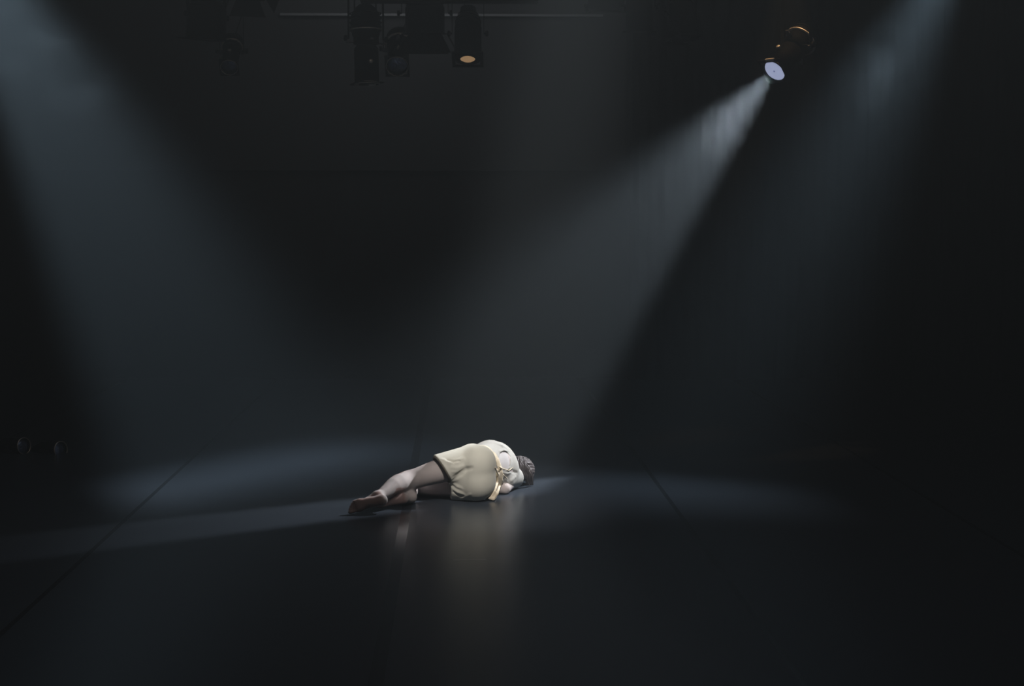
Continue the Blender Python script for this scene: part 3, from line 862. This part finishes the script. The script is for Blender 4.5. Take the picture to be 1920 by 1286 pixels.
def profile_lantern(lens, d, label, bar_z, R_=0.097, lit=False, length=0.62, name='profile_spotlight', group=None, lensmat=None, loop=False):
    d = d.normalized()
    axis = d.cross(UZ)
    axis = axis.normalized() if axis.length > 0.05 else Vector((1, 0, 0))
    nrm = axis.cross(d).normalized()
    piv = lens - d * (length * 0.52)
    root = thing(name, (piv.x, piv.y, bar_z), label, 'stage light', group)
    k = R_ / 0.097
    tube = MB().revolve(lens + d * 0.012, -d, [(R_ * 0.90, 0.0), (R_ * 0.98, 0.0), (R_ * 0.98, length * 0.42), (R_ * 0.80, length * 0.45), (R_ * 0.70, length * 0.47)], 40)
    tube.revolve(lens + d * 0.012, -d, [(R_ * 0.90, 0.0), (R_ * 0.90, length * 0.3)], 40)
    tube.build('lens_tube', M_hous, root)
    body_ = MB().revolve(lens - d * length * 0.44, -d, [(R_ * 0.72, 0), (R_ * 1.02, 0.01), (R_ * 1.02, length * 0.10), (R_ * 1.12, length * 0.13), (R_ * 1.22, length * 0.24), (R_ * 1.15, length * 0.38), (R_ * 0.80, length * 0.46), (R_ * 0.5, length * 0.50)], 40, True, True)
    body_.build('lamp_housing', M_hous, root)
    MB().revolve(lens - d * length * 0.62, -d, [(R_ * 1.16, 0), (R_ * 1.34, 0), (R_ * 1.34, 0.008), (R_ * 1.16, 0.008)], 40).build('rear_ring', M_edge, root)
    for i in range(4):
        MB().revolve(lens - d * length * (0.66 + 0.055 * i), -d, [(R_ * 1.16, 0), (R_ * 1.30, 0), (R_ * 1.30, 0.004), (R_ * 1.16, 0.004)], 36).build('cooling_fin', M_black, root)
    cf = MB()
    for a, b2, h1, h2 in ((axis, nrm, R_ * 1.12, 0.012), (nrm, axis, R_ * 1.12, 0.012)):
        for s_ in (1, -1):
            cf.box(lens + d * 0.018 + b2 * s_ * R_ * 1.0, (a, b2, d), (h1, 0.010, 0.004))
    cf.build('colour_frame_holder', M_black, root)
    MB().revolve(lens + d * 0.014, d, [(R_ * 0.985, -0.004), (R_ * 1.035, -0.004), (R_ * 1.035, 0.012), (R_ * 0.985, 0.012), (R_ * 0.985, -0.004)], 44).build('rim', M_black if lit else M_edge, root)
    lm = lensmat or (M_keylens if lit else M_glass)
    lo_, lr_ = (0.006, 0.965) if lit else (-0.012, 0.90)
    MB().revolve(lens + d * lo_, d, [(R_ * lr_, 0), (R_ * lr_ * 0.9, 0.004), (R_ * 0.55, 0.008), (R_ * 0.28, 0.011), (0.0015, 0.012)], 40).build('lens', lm, root)
    if lit:
        MB().revolve(lens + d * 0.0180, d, [(R_ * 0.08, 0), (R_ * 0.05, 0.002), (0.001, 0.003)], 20).build('lamp_reflection', M_keycore, root)
    for s_, t_ in ((axis, 0.0), (-axis, 0.0), (nrm, 0.01), (-nrm, 0.01)):
        c = lens - d * (length * 0.47 + t_)
        b = MB().box(c + s_ * R_ * 1.12, (s_, s_.cross(d), d), (R_ * 0.30, 0.022, 0.0015))
        b.box(c + s_ * R_ * 1.48, (s_, s_.cross(d), d), (0.014, 0.012, 0.006))
        b.build('shutter_handle', M_steel, root)
    if lit:
        gf = MB().box(lens + d * 0.016 + nrm * R_ * 1.10 - axis * R_ * 0.12, (axis, nrm, d), (R_ * 0.42, 0.008, 0.007)); gf.build('colour_frame', M_edge, root)
    bolt = MB().revolve(lens - d * length * 0.22 + nrm * R_ * 0.96, nrm, [(0.010, 0), (0.010, 0.018), (0.015, 0.02), (0.015, 0.032)], 12, True, True)
    bolt.build('focus_knob', M_edge, root)
    top = yoke_parts(root, piv, axis, R_ * 1.45, bar_z - 0.024)
    if loop:
        e = lens - d * length * 0.93; pts = []
        for i in range(17):
            an = math.pi * i / 16
            pts.append(e + axis * math.cos(an) * R_ * 0.9 - d * (0.02 + math.sin(an) * 0.11))
        MB().tube([e + axis * R_ * 0.9 + d * 0.1] + pts + [e - axis * R_ * 0.9 + d * 0.1], 0.006, 8).build('rear_handle', M_black, root)
    cable_part(root, lens - d * length * 0.93, Vector((piv.x + 0.22, piv.y, bar_z - 0.03)), 0.06)
    return root

def parcan(mouth, d, label, bar_z, R_=0.105, length=0.42, lensmat=None, name='par_can', group=None, barndoor=False, inner=0.0):
    d = d.normalized()
    axis = d.cross(UZ); axis = axis.normalized() if axis.length > 0.05 else Vector((1, 0, 0))
    nrm = axis.cross(d).normalized()
    piv = mouth - d * length * 0.5
    root = thing(name, (piv.x, piv.y, bar_z), label, 'stage light', group)
    b = MB().revolve(mouth, -d, [(R_ * 0.97, 0.02), (R_ * 0.97, 0.0), (R_, 0.0), (R_, length * 0.62), (R_ * 0.93, length * 0.70), (R_ * 0.62, length * 0.90), (R_ * 0.58, length), (R_ * 0.3, length * 1.01)], 40, False, True)
    b.revolve(mouth, -d, [(R_ * 0.97, 0.0), (R_ * 0.97, length * 0.4)], 40)
    b.build('can', M_black, root)
    if inner:
        MB().revolve(mouth - d * 0.012, d, [(R_ * 0.97, 0), (R_ * inner, 0), (R_ * inner, 0.02), (R_ * inner * 1.06, 0.02), (R_ * inner * 1.06, 0.002)], 36).build('front_plate', M_black, root)
    z0, r0 = (0.0, R_ * inner) if inner else (0.03, R_ * 0.97)
    MB().revolve(mouth - d * z0, d, [(r0, 0), (r0 * 0.8, 0.008), (r0 * 0.4, 0.014), (0.001, 0.016)], 36).build('lens', lensmat or M_glass, root)
    cf = MB()
    for a, b2 in ((axis, nrm), (nrm, axis)):
        for s_ in (1, -1):
            cf.box(mouth + d * 0.006 + b2 * s_ * R_ * 1.04, (a, b2, d), (R_ * 1.14, 0.012, 0.005))
    cf.build('colour_frame', M_black, root)
    for i in range(3):
        MB().revolve(mouth - d * length * (0.72 + 0.07 * i), -d, [(R_ * (0.92 - 0.1 * i), 0), (R_ * (0.99 - 0.1 * i), 0), (R_ * (0.99 - 0.1 * i), 0.004), (R_ * (0.92 - 0.1 * i), 0.004)], 36).build('vent_ring', M_black, root)
    if barndoor:
        for a, b2, wd in ((axis, nrm, 1.25), (nrm, axis, 1.05)):
            for s_ in (1, -1):
                out = (d * 0.86 + b2 * s_ * 0.5).normalized()
                p = mouth + d * 0.01 + b2 * s_ * R_ * 1.14
                leaf = MB(); nn = a.cross(out)
                leaf.add([p - a * R_ * 0.8 - nn * 0.001, p + a * R_ * 0.8 - nn * 0.001, p + a * R_ * wd + out * R_ * 1.1 - nn * 0.001, p - a * R_ * wd + out * R_ * 1.1 - nn * 0.001,
                          p - a * R_ * 0.8 + nn * 0.001, p + a * R_ * 0.8 + nn * 0.001, p + a * R_ * wd + out * R_ * 1.1 + nn * 0.001, p - a * R_ * wd + out * R_ * 1.1 + nn * 0.001],
                         [(0, 1, 2, 3), (7, 6, 5, 4), (0, 4, 5, 1), (1, 5, 6, 2), (2, 6, 7, 3), (3, 7, 4, 0)])
                leaf.build('barn_door', M_black, root)
    yoke_parts(root, piv, axis, R_ * 1.18, bar_z - 0.024)
    cable_part(root, mouth - d * length * 0.98, Vector((piv.x - 0.2, piv.y, bar_z - 0.03)), 0.05)
    return root

def bar(name, y, z, x0, x1, label):
    b = MB().revolve(Vector((x0, y, z)), Vector((1, 0, 0)), [(0.024, 0), (0.024, x1 - x0)], 24, True, True)
    o = b.build(name, M_black); tag(o, label, 'pipe')
    return o
def down(px, py, y, aim=(0, 0, -1)): return air(px, py, y), Vector(aim)

BZ = 3.72
# key lantern (lit)
profile_lantern(KEY_LENS, kdir, 'black profile spotlight at upper right with glowing pale blue lens throwing the beam', 3.80, R_=0.090, lit=True, length=0.56)
# hanging silhouettes at the top
YB = 12.0
def top_z(py, y=YB): return air(960, py, y).z
def colx(px, py, y=YB): return air(px, py, y)
profile_lantern(colx(688, 152), Vector((0.02, -0.05, -1)), 'long black profile spotlight hanging straight down with loop handle on its back', BZ, R_=0.092, length=0.60, loop=True)
parcan(colx(877, 110), Vector((0.0, -0.42, -1)), 'black par can hanging straight down with dim warm lens', BZ, R_=0.100, length=0.42, lensmat=M_warmlens, inner=0.56)
parcan(colx(797, 62, 12.4), Vector((0.0, 0.12, -1)), 'wide black floodlight with barn doors hanging left of the warm par can', 3.84, R_=0.150, length=0.30, barndoor=True, name='floodlight')
parcan(colx(386, 72, 12.4), Vector((-0.06, 0.05, -1)), 'large black floodlight at top left, nearest the left beam', 3.84, R_=0.150, length=0.34, name='floodlight')
parcan(colx(470, -18), Vector((0.15, -0.4, -1)), 'black par can mostly above the frame beside the large left floodlight', BZ, R_=0.11, length=0.16, barndoor=True)
parcan(colx(1198, 58), Vector((0.0, 0.1, -1)), 'black par can hanging at the right end of the grey wall', BZ, R_=0.098, length=0.36)
parcan(colx(1136, 14, 12.4), Vector((0.0, 0.3, -1)), 'black floodlight at the top right of the grey wall, mostly out of frame', 3.84, R_=0.14, length=0.20, name='floodlight')
parcan(colx(1283, 72), Vector((0.1, -0.2, -1)), 'black par can in the dark, right of the grey wall', BZ, R_=0.098, length=0.36)
# lanterns on a further bar, facing the viewer
YF = 13.4; BF = 3.95
profile_lantern(colx(745, 122, YF), Vector((0.0, -0.80, -0.6)), 'far profile spotlight facing the viewer below the wide floodlight, bluish dark lens', BF, R_=0.090, length=0.50)
profile_lantern(colx(430, 124, YF), Vector((0.05, -0.80, -0.6)), 'far profile spotlight facing the viewer below the large left floodlight, unlit', BF, R_=0.070, length=0.46)
bar('lighting_bar', YB, BZ, -4.6, 4.2, 'black lighting bar carrying the row of hanging lanterns')
bar('lighting_bar', 12.4, 3.84, -4.6, 4.2, 'middle black lighting bar carrying the wide floodlights')
bar('lighting_bar', YF, BF, -4.6, 4.2, 'further black lighting bar behind the hanging lanterns')
kp = KEY_LENS - kdir * (0.56 * 0.52)
bar('lighting_bar', kp.y, 3.80, 0.6, 4.4, 'short black lighting bar above the lit spotlight')
# wiring box on the front bar
a0, a1 = colx(682, 12), colx(1008, 10)
wb = thing('dimmer_box', ((a0.x + a1.x) / 2, YB - 0.12, a0.z), 'long black socket box under the top edge above the warm par can', 'socket box')
bx_ = MB().box(((a0.x + a1.x) / 2, YB - 0.22, a0.z + 0.09), (Vector((1, 0, 0)), Vector((0, 1, 0)), UZ), ((a1.x - a0.x) / 2, 0.07, 0.09))
bx_.build('box', M_black, wb)
for i in range(5):
    xx = a0.x + 0.15 + i * (a1.x - a0.x - 0.3) / 4
    MB().revolve(Vector((xx, YB - 0.29, a0.z + 0.09)), Vector((0, -1, 0)), [(0.035, 0), (0.035, 0.012), (0.027, 0.014), (0.027, 0.006)], 20, False, True).build('socket', M_steel, wb)
for xx in (a0.x + 0.3, a1.x - 0.3):
    MB().box((xx, YB - 0.11, BZ - 0.04), (Vector((1, 0, 0)), Vector((0, 1, 0)), UZ), (0.012, 0.13, 0.004)).box((xx, YB - 0.22, (a0.z + 0.18 + BZ - 0.04) / 2), (Vector((1, 0, 0)), Vector((0, 1, 0)), UZ), (0.012, 0.004, abs(BZ - 0.04 - a0.z - 0.18) / 2 + 0.004)).build('hanger', M_steel, wb)
# low lanterns standing at the far left
def floor_lantern(px, py, y, R_, d, label):
    c = air(px, py, y); d = Vector(d).normalized()
    root = thing('floor_lantern', (c.x, c.y, 0), label, 'stage light')
    axis = d.cross(UZ).normalized()
    MB().revolve(c, -d, [(R_ * 0.9, 0.0), (R_, 0), (R_, 0.2), (R_ * 0.6, 0.28), (R_ * 0.4, 0.3)], 32, False, True).build('can', M_black, root)
    MB().revolve(c + d * 0.002, d, [(R_ * 0.94, 0), (R_ * 1.0, 0), (R_ * 1.0, 0.008), (R_ * 0.94, 0.008)], 36).build('rim', M_edge, root)
    MB().revolve(c - d * 0.02, d, [(R_ * 0.9, 0), (R_ * 0.5, 0.012), (0.001, 0.016)], 32).build('lens', M_glass, root)
    piv = c - d * 0.1
    b = MB()
    for s_ in (1, -1):
        b.box((piv.x + axis.x * R_ * 1.1 * s_, piv.y + axis.y * R_ * 1.1 * s_, (piv.z + 0.02) / 2), (axis, axis.cross(UZ), UZ), (0.003, 0.016, piv.z / 2))
    b.box((piv.x, piv.y, 0.012), (axis, axis.cross(UZ), UZ), (R_ * 1.1, 0.05, 0.012))
    b.build('stand', M_steel, root)
floor_lantern(113, 843, 11.6, 0.062, (0.75, -0.5, 0.1), 'small black lantern standing on the floor at far left, right of its twin')
floor_lantern(44, 836, 11.6, 0.062, (0.75, -0.5, 0.1), 'small black lantern standing on the floor at the left edge of the view')

# denser smoke in the beams
puff('smoke_wisp', air(1335, 235, 11.3), (0.38, 0.38, 0.38), 0.17, 4.6, 'pale wisp of smoke just below the glowing spotlight lens', 3.1)
puff('smoke_wisp', air(120, 120, 11.2), (0.55, 0.9, 0.45), 0.07, 1.6, 'soft grey smoke in the beam at the top left corner', 7.7)
puff('smoke_wisp', air(1640, 130, 11.2), (0.45, 0.8, 0.45), 0.07, 1.6, 'faint grey smoke in the beam at the top right', 5.2)

for o in list(COL.objects):
    if o.parent is None and o.get('category') == 'stage light':
        n = o.name.split('.')[0]
        o['group'] = {'par_can': 'par cans hanging on the lighting bars', 'floodlight': 'wide floodlights hanging on the lighting bars',
                      'profile_spotlight': 'profile spotlights on the lighting bars', 'floor_lantern': 'small lanterns on the floor at far left'}[n]
    if o.name.startswith('lighting_bar'): o['group'] = 'black lighting bars above the stage'
    if o.name.startswith('smoke_wisp'): o['group'] = 'smoke wisps in the light beams'
